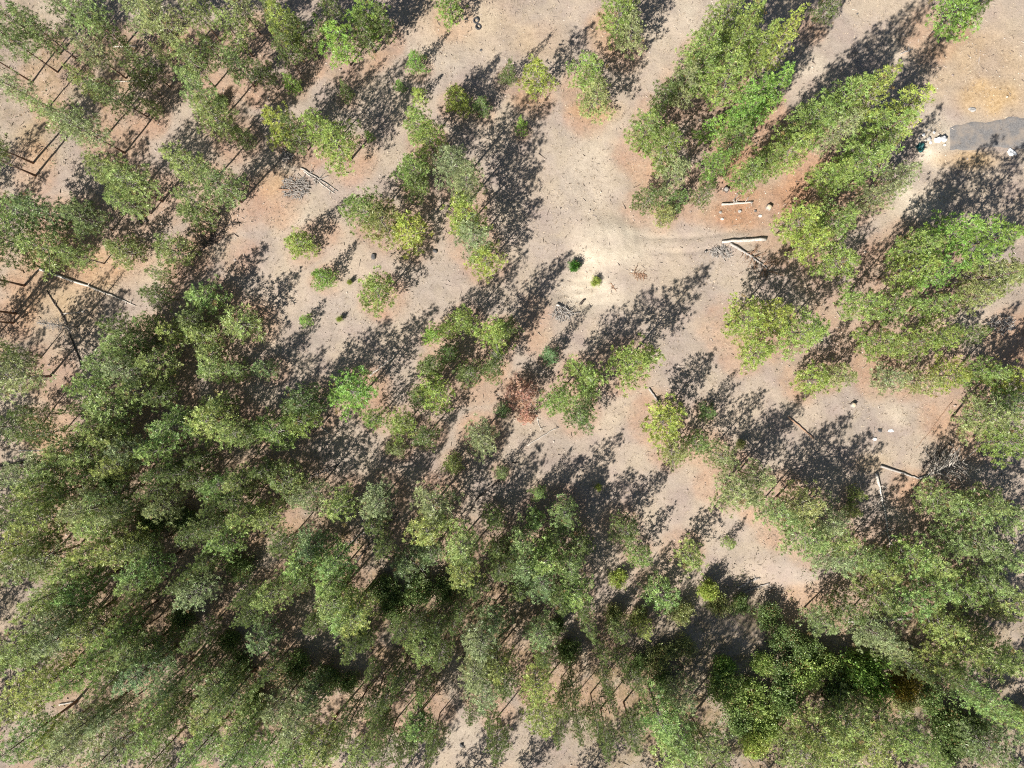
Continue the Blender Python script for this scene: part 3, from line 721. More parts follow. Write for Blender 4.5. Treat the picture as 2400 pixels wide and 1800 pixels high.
# ------------------------------------------------------------------ labels
MARKS = [
    (1118, 58, 'the two half-buried tyres'), (2320, 318, 'the grey gravel drive'), (2198, 330, 'the white boulders by the drive'),
    (1430, 570, 'the pale churned dirt'), (1740, 563, 'the stout white log'), (1225, 925, 'the brown dead pine'),
    (695, 440, 'the grey brush pile'), (205, 672, 'the long fallen pole'), (900, 852, 'the slim white log'),
    (2070, 1190, 'the slender white trunk'), (2180, 1105, 'the toppled dead tree'), (2064, 1454, 'the lower right log'),
    (2115, 1610, 'the bright yellow shrub'), (1765, 1375, 'the gully logs'), (1085, 1735, 'the bottom earth gap'),
    (505, 555, 'the dark fallen tree'), (1346, 625, 'the round bright bush'), (730, 996, 'the dark forked log'),
    (0, 0, 'the top left corner'), (2400, 0, 'the top right corner'), (0, 1800, 'the bottom left corner'), (2400, 1800, 'the bottom right corner'),
    (600, 0, "the top edge, quarter along"), (1800, 0, "the top edge, three-quarters along"), (600, 1800, "the bottom edge, quarter along"),
    (1640, 1800, 'the bottom edge, two-thirds along'), (0, 450, "the left edge, quarter down"), (0, 900, "the left edge, halfway down"),
    (0, 1350, "the left edge, three-quarters down"), (2400, 900, "the right edge, halfway down"), (2400, 1350, "the right edge, three-quarters down"),
    (2400, 600, 'the right edge, third down'), (122, 1222, 'the brightest left-edge crown'), (828, 1518, 'the bluest lower crown'),
    (722, 1280, 'the blue-green crown left-of-centre'), (275, 1672, 'the twiggy half-dead crown'),
    (372, 1055, "the left wood's brightest crown"), (1262, 1494, 'the bluish lower-middle crown'), (1129, 1515, 'the broad grey-green crown'),
    (974, 144, 'the lone cone-shaped sapling'), (1384, 190, 'the lone broad upper pine'), (1563, 985, 'the round yellow-green crown'),
    (1487, 851, "the longest shadow's crown"), (1622, 1312, 'the low round pine'), (2050, 195, 'the tallest upper-right pine'),
    (450, 240, 'the long leaning crown'), (1735, 1150, 'the wide olive crown'), (470, 1393, 'the pale lower-left crown'),
    (950, 1000, 'the small tan gap'), (250, 950, "the left wood's edge"),
]
MARK_SELF = {(x, y) for x, y, _ in MARKS}
ORD = ['nearest', 'second', 'third', 'fourth', 'fifth', 'sixth', 'seventh', 'eighth', 'ninth', 'tenth']
SECT = ['right of', 'up-right from', 'straight above', 'up-left from', 'left of', 'down-left from', 'straight below', 'down-right from']


def size_word(h):
    return 'tall' if h >= 13 else 'mid-height' if h >= 8.5 else 'short' if h >= 6 else 'young'


def assign_labels(items, noun, low=False):
    """label each by look and by its rank in one direction from the nearest landmark"""
    buckets = {}
    for t in items:
        best = None
        for mx, my, name in MARKS:
            if abs(mx - t['px']) < 3 and abs(my - t['py']) < 3:
                continue
            d = math.hypot(mx - t['px'], my - t['py'])
            if best is None or d < best[0]:
                best = (d, mx, my, name)
        d, mx, my, name = best
        a = math.atan2(my - t['py'], t['px'] - mx)
        sec = int(round(a / (math.pi / 4))) % 8
        look = (size_word(t['h']) + ' ' if not low else '') + WORD[t['c']] + ' ' + noun
        buckets.setdefault((name, sec, look), []).append((d, t))
    for (name, sec, look), lst in buckets.items():
        lst.sort(key=lambda q: q[0])
        for i, (d, t) in enumerate(lst):
            if len(lst) == 1:
                t['label'] = f'{look} {SECT[sec]} {name}'
            else:
                t['label'] = f'{ORD[i]} {look} {SECT[sec]} {name}'


assign_labels([t for t in trees if not t['edge'] and t['h'] >= 5], 'pine')
assign_labels([t for t in trees if not t['edge'] and t['h'] < 5], 'pine sapling', True)
assign_labels(shrubs, 'shrub', True)
edge_n = {}
for t in trees:
    if t['edge']:
        x, y = t['px'], t['py']
        if 0 < x < 2400 and 0 < y < 1800:
            t['label'] = {(78, 382): 'bare trunk and shaded crown at left edge, upper of a close pair', (84, 412): 'bare trunk and shaded crown at left edge, lower of a close pair',
                          (76, 193): 'thin bare trunk leaning out at the upper left edge', (60, 670): 'topmost of three bare leaning trunks at the left edge',
                          (40, 735): 'middle of three bare leaning trunks at the left edge', (35, 757): 'lowest of three bare leaning trunks at the left edge'}[(x, y)]
        else:
            t['label'] = 'green pine of the wood going on past the left edge' if x < 0 else 'green pine of the wood going on past the bottom edge'
# saplings that are themselves landmarks keep the plain truth about them
for t in trees:
    k = (t['px'], t['py'])
    if k == (974, 144):
        t['label'] = 'lone cone-shaped fresh green young pine with a spearhead shadow'
    if k == (1225, 925):
        t['label'] = 'dead pine with reddish brown needles beside the dark shade'

# ------------------------------------------------------------------ plant the trees
pr = random.Random(5)


def region(x, y):
    if x < 620 and y < 620:
        return 'pines of the upper left wood'
    if x > 1500 and y < 960:
        return 'pines of the right-hand stand'
    if y > 1130 and x > 1700:
        return 'pines of the lower right wood'
    if (x < 640 and y > 620) or y > 1100:
        return 'pines of the lower left wood'
    return 'pines scattered round the clearing'


def pick(t):
    h, r = t['h'], t['r']
    cands = sorted(LIB, key=lambda L: abs(math.log(L[0] / h)) + 0.35 * abs(math.log((L[1] / L[0]) / (r / h))) + pr.random() * 0.10)[:3]
    L = pr.choice(cands[:2])
    sxy = r / L[1] * ((1.27 if t['py'] > 1100 or t['px'] < 640 and t['py'] > 640 else 1.12 if t['px'] < 640 else 1.18 if t['px'] > 1500 else 1.30) if h >= 8 else 1.16)
    mat = Matrix.LocRotScale(Vector((t['bx'], t['by'], float(hz(t['bx'], t['by'])) - 0.02)),
                             Matrix.Rotation(pr.gauss(0, 0.025), 3, 'X') @ Matrix.Rotation(pr.gauss(0, 0.025), 3, 'Y') @ Matrix.Rotation(pr.random() * 6.283, 3, 'Z'),
                             Vector((sxy, sxy, h / L[0])))
    return L, mat


grown = sorted([t for t in trees if t['h'] >= 8 and not t['edge']], key=lambda t: -t['r'] * (0.6 + t['h'] / 20))
for t in grown[294:]:
    t['rest'] = True
rest_ = [t for t in grown[294:]]
for t in rest_:
    if any(o is not t and o['r'] >= t['r'] and math.hypot(o['px'] - t['px'], o['py'] - t['py']) < 24 for o in grown):
        t['gone'] = True        # all but hidden in a larger crown
for t in trees:
    if t['edge'] and not (0 < t['px'] < 2400 and 0 < t['py'] < 1800):
        t['rest'] = True
rest = []
for t in trees:
    if t.get('gone'):
        continue
    if t['edge'] and t.get('rest'):
        t['h'] *= 0.72 if t['px'] < 0 else 0.9
    L, mat = pick(t)
    c = HUE[t['c']]
    if t['py'] > 1080 or t['px'] < 640:      # the old wood is paler and greyer than the open stand
        q = HUE['s']
        c = tuple(0.62 * c[i] + 0.42 * q[i] for i in range(3))
    j = pr.uniform(0.86, 1.14); k = pr.uniform(-0.06, 0.06)
    c = (c[0] * j * (1 + k), c[1] * j, c[2] * j * (1 - k), 1)
    if t.get('rest'):
        rest.append((L, mat))
        continue
    h = t['h']
    kind, cat = ('pine_sapling', 'sapling') if h < 5 else ('young_pine', 'young pine') if h < 8 else ('pine_tree', 'pine')
    root = bpy.data.objects.new(kind, None)
    COL.objects.link(root)
    root.empty_display_size = 0.5
    root.matrix_world = mat
    tag(root, t['label'], cat, 'pine saplings in the open' if h < 5 else 'young pines' if h < 8 else region(t['px'], t['py']))
    link('trunk', L[2], root)
    link('crown', L[3], root).color = c

# every other pine (the smallest of the wood, and those past the picture's edges) as one stuff object
VV, FF, MI, TT, off = [], [], [], [], 0
quad_b, tri_b = [], []
for L, mat in rest:
    R3 = np.array(mat.to_3x3()); tr3 = np.array(mat.translation)
    for me, isc in ((L[2], 0), (L[3], 1)):
        v = np.empty(len(me.vertices) * 3, np.float32); me.vertices.foreach_get('co', v)
        v = v.reshape(-1, 3) @ R3.T + tr3
        lt = np.empty(len(me.polygons), np.int32); me.polygons.foreach_get('loop_total', lt)
        ls = np.empty(len(me.polygons), np.int32); me.polygons.foreach_get('loop_start', ls)
        li = np.empty(len(me.loops), np.int32); me.loops.foreach_get('vertex_index', li)
        mi = np.empty(len(me.polygons), np.int32); me.polygons.foreach_get('material_index', mi)
        q = ls[lt == 4]
        FF.append(li[q[:, None] + np.arange(4)] + off)
        MI.append(mi[lt == 4] if not isc else np.full(len(q), 2, np.int32))
        tt = np.ones((len(v), 4), np.float32)
        if isc:
            b_ = np.empty(len(v) * 4, np.float32); me.color_attributes['tint'].data.foreach_get('color', b_)
            tt = b_.reshape(-1, 4)
        VV.append(v); TT.append(tt); off += len(v)
wm = mesh_np('pine_wood', np.concatenate(VV), [np.concatenate(FF)], [M['bark'], M['limb'], M['needles']], midx=np.concatenate(MI), tint=np.concatenate(TT))
wood = link('pine_wood', wm)
wood.color = (0.162, 0.212, 0.068, 1)
wood['kind'] = 'stuff'; wood['label'] = 'smaller green pines filling in the wood between the larger ones'; wood['category'] = 'pine wood'

for t in shrubs:
    st, fo = pr.choice(SHRUB_LIB)
    root = bpy.data.objects.new('shrub', None)
    COL.objects.link(root)
    root.empty_display_size = 0.5
    root.location = (t['bx'], t['by'], float(hz(t['bx'], t['by'])) - 0.02)
    root.rotation_euler = (0, 0, pr.random() * 6.283)
    root.scale = (t['r'], t['r'], t['h'])
    tag(root, t['label'], 'shrub', 'leafy shrubs')
    link('stems', st, root)
    f = link('foliage', fo, root)
    c = HUE[t['c']]
    if (t['px'], t['py']) == (2115, 1610):
        c = (0.30, 0.24, 0.04)
        root['label'] = 'bright golden yellow shrub in the lower right wood'
    if (t['px'], t['py']) == (1346, 625):
        c = (0.075, 0.21, 0.028)
        root['label'] = 'round bright green bush beside the pale churned dirt'
    j = pr.uniform(0.85, 1.15)
    f.color = (c[0] * j, c[1] * j, c[2] * j, 1)


# ------------------------------------------------------------------ fallen logs, snags, brush
def gpt(x, y, lift=0.0):
    X, Y = px(x, y)
    return Vector((X, Y, float(hz(X, Y)) + lift))


def log(pts, r0, r1, mat, label, branches=0, blen=1.4, seed=0, cat='log', name='fallen_log', bmat=None, group=None, spread=1.0, stand=None):
    """a trunk lying through the given photograph pixels, thick end first; dead branches are a part of it"""
    r = random.Random(seed)
    P = [gpt(*p) for p in pts]
    org = P[0].copy()
    n = max(6, 4 * len(P))
    line = []
    for i in range(n + 1):
        s = i / n * (len(P) - 1)
        k = min(int(s), len(P) - 2)
        q = P[k].lerp(P[k + 1], s - k)
        q.z = float(hz(q.x, q.y))
        line.append(q)
    rad = [r0 + (r1 - r0) * i / n for i in range(n + 1)]
    mb = MB()
    mb.tube([q + Vector((r.gauss(0, .03), r.gauss(0, .03), rad[i] * 0.8)) - org for i, q in enumerate(line)], [a * r.uniform(.9, 1.1) for a in rad], 8)
    root = link(name, mb.build(name, [M[mat]]), None, org)
    tag(root, label, cat, group)
    if branches:
        bb = MB()
        for b in range(branches):
            i = int(n * (0.25 + 0.75 * r.random()))
            q = line[min(i, n)] - org + Vector((0, 0, rad[min(i, n)]))
            d = (line[min(i + 1, n)] - line[max(i - 1, 0)]).normalized()
            side = Vector((-d.y, d.x, 0)) * r.choice((-1, 1))
            L = blen * r.uniform(0.4, 1.15)
            v = (side * r.uniform(.5, 1) + d * r.uniform(-.1, .8) + Vector((0, 0, r.uniform(-.05, .7) * spread))).normalized() * L
            m = q + v * .5 + Vector((r.gauss(0, .08), r.gauss(0, .08), .04))
            bb.tube([q, m, q + v], [.05, .036, .014], 4, cap=False)
            for k in range(3):
                v2 = (v.normalized() + Vector((r.gauss(0, .6), r.gauss(0, .6), r.gauss(0, .3)))).normalized() * L * .4
                s0 = q.lerp(q + v, r.uniform(.3, .9))
                bb.tube([s0, s0 + v2], [.024, .01], 3, cap=False)
        link('dead_branches', bb.build('dead_branches', [M[bmat or mat]]), root)
    return root


log([(1793, 561), (1690, 567)], .20, .17, 'pale_wood', 'stout bleached white log lying level in the clearing')
log([(1692, 479), (1766, 472)], .14, .11, 'pale_wood', 'short pale log on the orange needle litter', 5, .6, 3)
log([(1710, 571), (1748, 594), (1791, 625), (1800, 640)], .17, .05, 'grey_wood', 'branchy grey dead treetop below the stout white log', 30, 1.5, 4, bmat='brown_wood', spread=.4)
log([(1668, 588), (1712, 588)], .07, .03, 'grey_wood', 'small grey dead bough left of the branchy treetop', 14, .8, 5, bmat='grey_wood', spread=.4)
log([(1720, 468), (1735, 447)], .07, .03, 'grey_wood', 'short dead stick standing off the short pale log', 2, .4, 5)
log([(1304, 712), (1336, 727)], .14, .10, 'pale_wood', 'short white log at the head of the big tree shadow')
log([(1360, 730), (1300, 748)], .06, .03, 'grey_wood', 'thin grey bough just below a short white log', 8, .8, 6, spread=.3)
log([(1361, 712), (1371, 700)], .15, .10, 'dark_wood', 'dark stub of wood beside the scraped dirt')
log([(866, 881), (905, 850), (937, 822)], .09, .06, 'pale_wood', 'slim white log lying along a dark trunk shadow')
log([(95, 633), (200, 668), (260, 692), (318, 716)], .15, .05, 'pale_wood', 'long straight fallen pole across the straw grass', 6, .7, 8)
log([(198, 864), (155, 748), (112, 682)], .11, .05, 'dark_wood', 'dark slanting fallen trunk below the long pole', 3, .6, 9)
log([(152, 736), (182, 733), (206, 726)], .05, .03, 'pale_wood', 'thin pale branch between the dark trunk and the snag shadow', 3, .6, 9)
log([(689, 1018), (742, 1003), (774, 973)], .14, .09, 'dark_wood', 'dark crooked log with a pale butt by two crowns', 7, .6, 10)
log([(690, 1011), (718, 1006)], .09, .07, 'pale_wood', 'short pale log alongside a dark crooked log')
log([(752, 1001), (769, 1014)], .06, .05, 'pale_wood', 'tiny white stick near the dark crooked log')
log([(792, 1090), (745, 1112), (655, 1138)], .12, .05, 'dark_wood', 'dark twiggy dead trunk over a grey-green crown', 26, .7, 11, bmat='grey_wood')
log([(1182, 1118), (1118, 1168), (1090, 1215), (1083, 1254)], .13, .07, 'dark_wood', 'dark curved log standing in for a tree shadow, bending downward', 6, .5, 12)  # shadow bending over a bank, given solid shape as dark wood
log([(930, 1204), (868, 1270), (816, 1345)], .16, .09, 'dark_wood', 'thick dark fallen trunk in the shaded wood', 7, .7, 13)
log([(884, 1228), (842, 1256), (798, 1290)], .10, .04, 'grey_wood', 'grey fallen snag with bare twigs above a thick dark trunk', 16, .8, 14)
log([(1236, 1044), (1308, 1001)], .06, .05, 'pale_wood', 'thin pale pole beside a tree shadow, below the brown pine')
log([(1520, 909), (1532, 926), (1546, 946)], .10, .09, 'grey_wood', 'short grey log partly under a tree shadow')
log([(1737, 1386), (1762, 1371), (1790, 1361)], .16, .10, 'grey_wood', 'upper grey log in the shaded gully', 5, .6, 15)
log([(1752, 1400), (1785, 1386), (1815, 1376)], .12, .08, 'grey_wood', 'lower grey log in the shaded gully', 6, .6, 16)
log([(2136, 1450), (2060, 1455), (1990, 1459)], .17, .10, 'pale_wood', 'long white log among dense green crowns')
log([(2053, 1109), (2064, 1150), (2078, 1210), (2090, 1286)], .17, .05, 'pale_wood', 'slender white fallen trunk tapering downward', 16, 1.0, 17, bmat='pale_wood', spread=.4)
log([(2064, 1092), (2120, 1110), (2155, 1122)], .14, .08, 'grey_wood', 'grey trunk of the toppled dead tree', 0)
log([(2155, 1122), (2185, 1112), (2225, 1095), (2265, 1080)], .12, .04, 'grey_wood', 'tangled crown of a toppled dead tree with grey boughs', 60, 2.6, 18, cat='dead tree', name='fallen_dead_tree', spread=1.6, bmat='pale_wood')
log([(2166, 1098), (2205, 1062), (2238, 1032)], .14, .05, 'dark_wood', 'dark tapering length pointing up from the toppled dead tree', 14, .7, 19)  # dark tapering tube with side twigs, up and right from the toppled tree
log([(2234, 941), (2195, 995), (2150, 1050)], .045, .02, 'brown_wood', 'long thin brown sapling pole on bare soil')
log([(1846, 976), (1872, 998), (1906, 1028)], .10, .08, 'brown_wood', 'short brown log crossing a tree shadow')
log([(460, 600), (500, 558), (553, 516)], .12, .05, 'dark_wood', 'dark fallen dead tree with bristling bare branches', 40, 1.1, 20, cat='dead tree', name='fallen_dead_tree', bmat='dark_wood')
log([(48, 1055), (128, 1056)], .06, .04, 'pale_wood', 'thin pale pole on straw ground at far left')
log([(58, 1083), (30, 1090), (-6, 1097)], .17, .15, 'dark_wood', 'thick dark log running off the left edge')
log([(331, 497), (348, 522)], .15, .13, 'dark_wood', 'right one of two short dark logs')
log([(318, 496), (334, 528)], .15, .13, 'dark_wood', 'left one of two short dark logs')
log([(137, 1652), (176, 1645)], .09, .06, 'pale_wood', 'small white log in the lower left wood')
log([(268, 111), (322, 111)], .06, .05, 'pale_wood', 'thin white pole in the upper left wood, upper of two')
log([(271, 193), (355, 192)], .06, .05, 'pale_wood', 'thin white pole in the upper left wood, lower of two')
log([(706, 396), (750, 420), (792, 449)], .10, .05, 'grey_wood', 'straight grey trunk on the upper side of the brush pile', 16, .8, 22, spread=.4)
log([(712, 402), (752, 430), (786, 455)], .07, .04, 'pale_wood', 'thin pale trunk alongside the brush pile', 4, .6, 23, spread=.4)
log([(655, 446), (692, 447)], .10, .09, 'brown_wood', 'short reddish log under the brush pile')
log([(1430, 663), (1446, 683)], .05, .03, 'brown_wood', 'small broken brown branch on scraped dirt', 4, .3, 24)
log([(1478, 640), (1512, 640)], .03, .015, 'brown_wood', 'rusty dead bough lying flat on scraped dirt', 22, .9, 25, spread=.15)
log([(1256, 968), (1268, 1010)], .05, .03, 'pale_wood', 'thin white stick below the brown dead pine', 3, .5, 26)
log([(2108, 128), (2135, 118)], .08, .06, 'grey_wood', 'grey stick in the tree shadow at upper right', 5, .6, 27)
log([(2244, 87), (2272, 88)], .05, .03, 'brown_wood', 'thin brown stick on straw ground at upper right')
log([(2050, 1000), (2046, 1066)], .03, .02, 'grey_wood', 'very thin upright grey stick on bare soil at right')


def brush(x, y, rx, ry, n, label, seed, mat='grey_wood'):
    r = random.Random(seed)
    o = gpt(x, y)
    mb = MB()
    for i in range(n):
        a = r.random() * 6.28; q = math.sqrt(r.random())
        c = Vector((math.cos(a) * rx * SC * q, math.sin(a) * ry * SC * q, .08 + .45 * r.random() * (1 - q)))
        d = Vector((r.gauss(0, 1), r.gauss(0, 1), r.gauss(0, .25))).normalized() * r.uniform(.4, 1.1)
        mb.tube([c - d * .5, c + Vector((0, 0, r.gauss(0, .05))), c + d * .5], [.04, .03, .014], 4, cap=False)
    return tag(link('brush_pile', mb.build('brush_pile', [M[mat]], False), None, o), label, 'brush pile')


brush(693, 440, 32, 26, 170, 'round grey pile of dead brush in the open', 31)
brush(672, 368, 15, 14, 70, 'small clump of grey dead twigs under a pine', 32)
brush(1690, 592, 26, 14, 80, 'scatter of dead twigs left of the branchy treetop', 33)
brush(1318, 735, 26, 16, 60, 'scatter of dead twigs round a short white log', 34)
brush(2345, 760, 34, 22, 120, 'tangle of dead grey branches in shade at far right', 35)
brush(600, 180, 18, 14, 40, 'small twig heap beneath upper left pines', 36)


def snag(x, y, h, label, seed, mat='grey_wood', tilt=(0, 0)):
    r = random.Random(seed)
    o = gpt(x, y)
    mb = MB()
    zs = [h * i / 6 for i in range(7)]
    mb.tube([(tilt[0] * z, tilt[1] * z, z - (.3 if z == 0 else 0)) for z in zs], [.02 + .016 * h * (1 - z / h) for z in zs], 6)
    root = tag(link('dead_snag', mb.build('dead_snag', [M[mat]]), None, o), label, 'dead tree')
    bb = MB()
    for i in range(int(h * 11)):
        z = h * (.25 + .75 * i / (h * 11)); a = i * 2.4 + r.gauss(0, .3)
        L = (1.15 - z / h) * 1.9 * r.uniform(.6, 1.1)
        s = Vector((tilt[0] * z, tilt[1] * z, z))
        v = Vector((math.cos(a), math.sin(a), r.uniform(-.25, .2))) * L
        bb.tube([s, s + v * .5 + Vector((0, 0, -.05)), s + v], [.03, .018, .006], 4, cap=False)
        for k in range(3):
            q = s + v * r.uniform(.4, .9)
            bb.tube([q, q + Vector((r.gauss(0, .3), r.gauss(0, .3), r.gauss(0, .2)))], [.012, .004], 3, cap=False)
    link('bare_branches', bb.build('bare_branches', [M[mat]]), root)
    return root


snag(184, 768, 7.0, 'standing bare grey dead tree with a long thin shadow', 41)
snag(1166, 835, 6.5, 'bare grey dead tree among crowns near the middle', 42)


# stumps
def stump(x, y, r, h, label, seed, mat='grey_wood'):
    q = random.Random(seed)
    mb = MB()
    ring = [(0, 0, -.15), (0, 0, h * .5), (0, 0, h)]
    mb.tube(ring, [r * 1.35, r * 1.05, r], 12)
    for i, v in enumerate(mb.v):
        f = 1 + .18 * math.sin(i * 2.1 + q.random())
        mb.v[i] = Vector((v.x * f, v.y * f, v.z))
    o = tag(link('tree_stump', mb.build('tree_stump', [M[mat]]), None, gpt(x, y)), label, 'stump')
    cc = MB()
    cc.tube([(0, 0, h + .003), (0, 0, h + .02)], [r * .86, r * .8], 12)
    link('cut_face', cc.build('cut_face', [M['cut' if mat != 'dark_wood' else 'grey_wood']]), o)
    return o


stump(1998, 949, .28, .4, 'grey stump at the edge of a tree shadow', 51)
stump(1803, 485, .30, .35, 'grey stump on orange needle litter by the right-hand crowns', 52)
stump(1703, 443, .30, .25, 'dark low stump on orange litter below the upper right pines', 53, 'dark_wood')
stump(1654, 590, .14, .25, 'tiny dark stump in the open, left of the dead twigs', 54, 'dark_wood')


# rocks
def rock(x, y, r, label, seed, mat='rock', flat=.6, name='rock', cat='rock', rot=0.0, long=1.0):
    q = np.random.default_rng(seed)
    th = np.linspace(0, math.pi, 8); ph = np.linspace(0, 2 * math.pi, 13)[:-1]
    V = []
    k = q.normal(size=(5, 3)); a = q.uniform(.08, .2, 5)
    for t in th:
        for p in ph:
            d = np.array([math.sin(t) * math.cos(p), math.sin(t) * math.sin(p), math.cos(t)])
            s = 1 + sum(a[i] * math.sin(2.2 * float(k[i] @ d) + i) for i in range(5))
            V.append(d * s * r * np.array([long, 1, flat]))
    F = []
    for i in range(7):
        for j in range(12):
            F.append((i * 12 + j, (i + 1) * 12 + j, (i + 1) * 12 + (j + 1) % 12, i * 12 + (j + 1) % 12))
    me = bpy.data.meshes.new(name)
    me.from_pydata([tuple(v) for v in V], [], F)
    me.materials.append(M[mat])
    o = link(name, me, None, gpt(x, y, r * flat * .45), (0, 0, rot))
    return tag(o, label, cat)


rock(2193, 330, .31, 'left one of two bright white boulders by the gravel drive', 61, 'white', .85, long=1.2)
rock(2207, 328, .36, 'right one of two bright white boulders by the gravel drive', 62, 'white', .95)
rock(2370, 358, .34, 'small bright white stone on the gravel edge', 63, 'white', .5, rot=-.5, long=1.7)
rock(2172, 328, .25, 'pale grey stone left of the white boulders', 64, 'rock', .6)
for i, (qx, qy, qr) in enumerate(((2160, 318, .16), (2165, 330, .13), (2177, 337, .15), (2171, 308, .12), (2212, 341, .12), (2150, 326, .14), (2185, 312, .15))):
    rock(qx, qy, qr, 'small pale stone in the rubble beside the two white boulders', 90 + i, 'rock' if i % 2 else 'white', .6)['group'] = 'pale rubble stones by the drive'
rock(877, 602, .28, 'dark round stone in the open below two crowns', 65, 'dark_rock', .7)
rock(1020, 588, .24, 'dark stone at the edge of a trunk shadow', 66, 'dark_rock', .7)
rock(1690, 497, .15, 'leftmost of the small stones in a row on litter', 67, 'rock')
rock(1735, 494, .16, 'middle one of the small stones in a row on litter', 68, 'rock')
rock(1772, 493, .15, 'right one of the small stones in a row on litter', 69, 'dark_rock')
rock(1783, 505, .16, 'tiny white stone under the row of small stones', 70, 'white')
rock(1693, 513, .16, 'tiny pale stone left, under the row of small stones', 71, 'white')
rock(2064, 1009, .20, 'dark stone on the bare soil at right', 72, 'dark_rock', long=1.4)
rock(2090, 1010, .16, 'white stone on the bare soil at right', 73, 'white', .4, long=1.8)
rock(2050, 1029, .17, 'pale stone below a dark one at right', 74, 'white', .5, long=1.4)
rock(1082, 1747, .20, 'dark stone in the bare earth gap at bottom', 75, 'dark_rock')
rock(1093, 48, .12, 'small pebble left of the tyres', 76, 'dark_rock', long=1.6)
rock(1127, 119, .13, 'small dark stone below the tyres', 77, 'dark_rock')
rock(1497, 255, .12, 'small dark stone left of the right-hand stand', 78, 'dark_rock')
rock(2009, 33, .12, 'lone dark pebble on tan soil at top right', 79, 'dark_rock')
rock(2277, 258, .25, 'pale stone in straw grass above the drive', 80, 'rock', .5, long=1.5)


# tyres half sunk in the dirt
def tyre(x, y, tilt, label):
    mb = MB()
    n = 24
    base = 0
    prof = [(.20, -.07), (.26, -.105), (.33, -.10), (.36, -.06), (.36, .06), (.33, .10), (.26, .105), (.20, .07)]
    for i in range(n):
        a = 2 * math.pi * i / n
        for rr, z in prof:
            k = 1.0 + (.012 if i % 2 and rr > .35 else 0)
            mb.v.append(Vector((math.cos(a) * rr * k, math.sin(a) * rr * k, z)))
    for i in range(n):
        for j in range(8):
            a = i * 8 + j; b = i * 8 + (j + 1) % 8
            c = ((i + 1) % n) * 8 + (j + 1) % 8; d = ((i + 1) % n) * 8 + j
            mb.f.append((a, d, c, b)); mb.m.append(0)
    o = link('tyre', mb.build('tyre', [M['rubber']]), None, gpt(x, y, .06), tilt)
    return tag(o, label, 'tyre')


tyre(1116, 51, (.25, .1, 0), 'upper of two dark tyres half sunk in pale dirt')
tyre(1121, 65, (-.1, .2, 0), 'lower of two dark tyres half sunk in pale dirt')


# crumpled tarp in the shade near the drive
def tarp(x, y):
    n = 16
    V, F = [], []
    for i in range(n + 1):
        for j in range(n + 1):
            u, v = i / n - .5, j / n - .5
            z = .55 * max(0, 1 - (u * u + v * v) * 4.2) ** .7 + .10 * math.sin(9 * u + 4 * v) * math.cos(7 * v - 3 * u)
            V.append((u * 1.0 + .06 * math.sin(8 * v), v * .95 + .06 * math.sin(7 * u), max(z, .02)))
    for i in range(n):
        for j in range(n):
            a = i * (n + 1) + j
            F.append((a, a + n + 1, a + n + 2, a + 1))
    me = bpy.data.meshes.new('tarp')
    me.from_pydata(V, [], F)
    me.materials.append(M['teal'])
    me.polygons.foreach_set('use_smooth', np.full(len(F), True, bool))
    return tag(link('tarp', me, None, gpt(x, y), (0, 0, .7)), 'crumpled dark teal heap in tree shade near the white boulders', 'tarp')


tarp(2155, 347)


# ------------------------------------------------------------------ stuff nobody could count
def scatter(n, seed, keep):
    r = np.random.default_rng(seed)
    x = r.uniform(-63, 63, n); y = r.uniform(-48, 48, n)
    k = r.random(n) < keep(x, y)
    return x[k], y[k], r


def in_drive(x, y):
    return (x > px(2225, 0)[0]) & (y < px(0, 282)[1]) & (y > px(0, 356)[1])


def grass_keep(x, y):
    k = 0.35 + 0.65 * smooth(.35, .65, vnoise(x, y, 3.0, 1))
    k = k * (1 - 0.8 * ell(x, y, 1430, 590, 110, 110))
    return k * ~in_drive(x, y)


x, y, r = scatter(40000, 21, grass_keep)
n = len(x)
z = hz(x, y)
K = 4
ang = r.random((n, K)) * 6.283
lean = r.uniform(.3, 1.2, (n, K)); ht = r.uniform(.06, .2, (n, K)) * (0.6 + r.random((n, 1)))
b = np.stack([x, y, z - .01], -1)[:, None, :] + np.concatenate([r.normal(size=(n, K, 2)) * .05, np.zeros((n, K, 1))], -1)
d = np.stack([np.cos(ang) * lean * ht, np.sin(ang) * lean * ht, ht], -1)
w = np.stack([-np.sin(ang), np.cos(ang), np.zeros_like(ang)], -1) * 0.026
V = np.stack([b - w, b + w, b + d], 2).reshape(-1, 3)
T = np.repeat((r.random((n, 1)) * np.ones((1, K)))[..., None], 3, -1)
T = np.repeat(T.reshape(-1, 3), 3, 0)
T = np.concatenate([T, np.ones((len(T), 1))], 1)
g = link('dry_grass', mesh_np('dry_grass', V, [np.arange(len(V)).reshape(-1, 3)], [M['straw']], tint=T))
g['kind'] = 'stuff'; g['label'] = 'short dry straw-coloured grass tufts scattered over the soil'; g['category'] = 'grass'

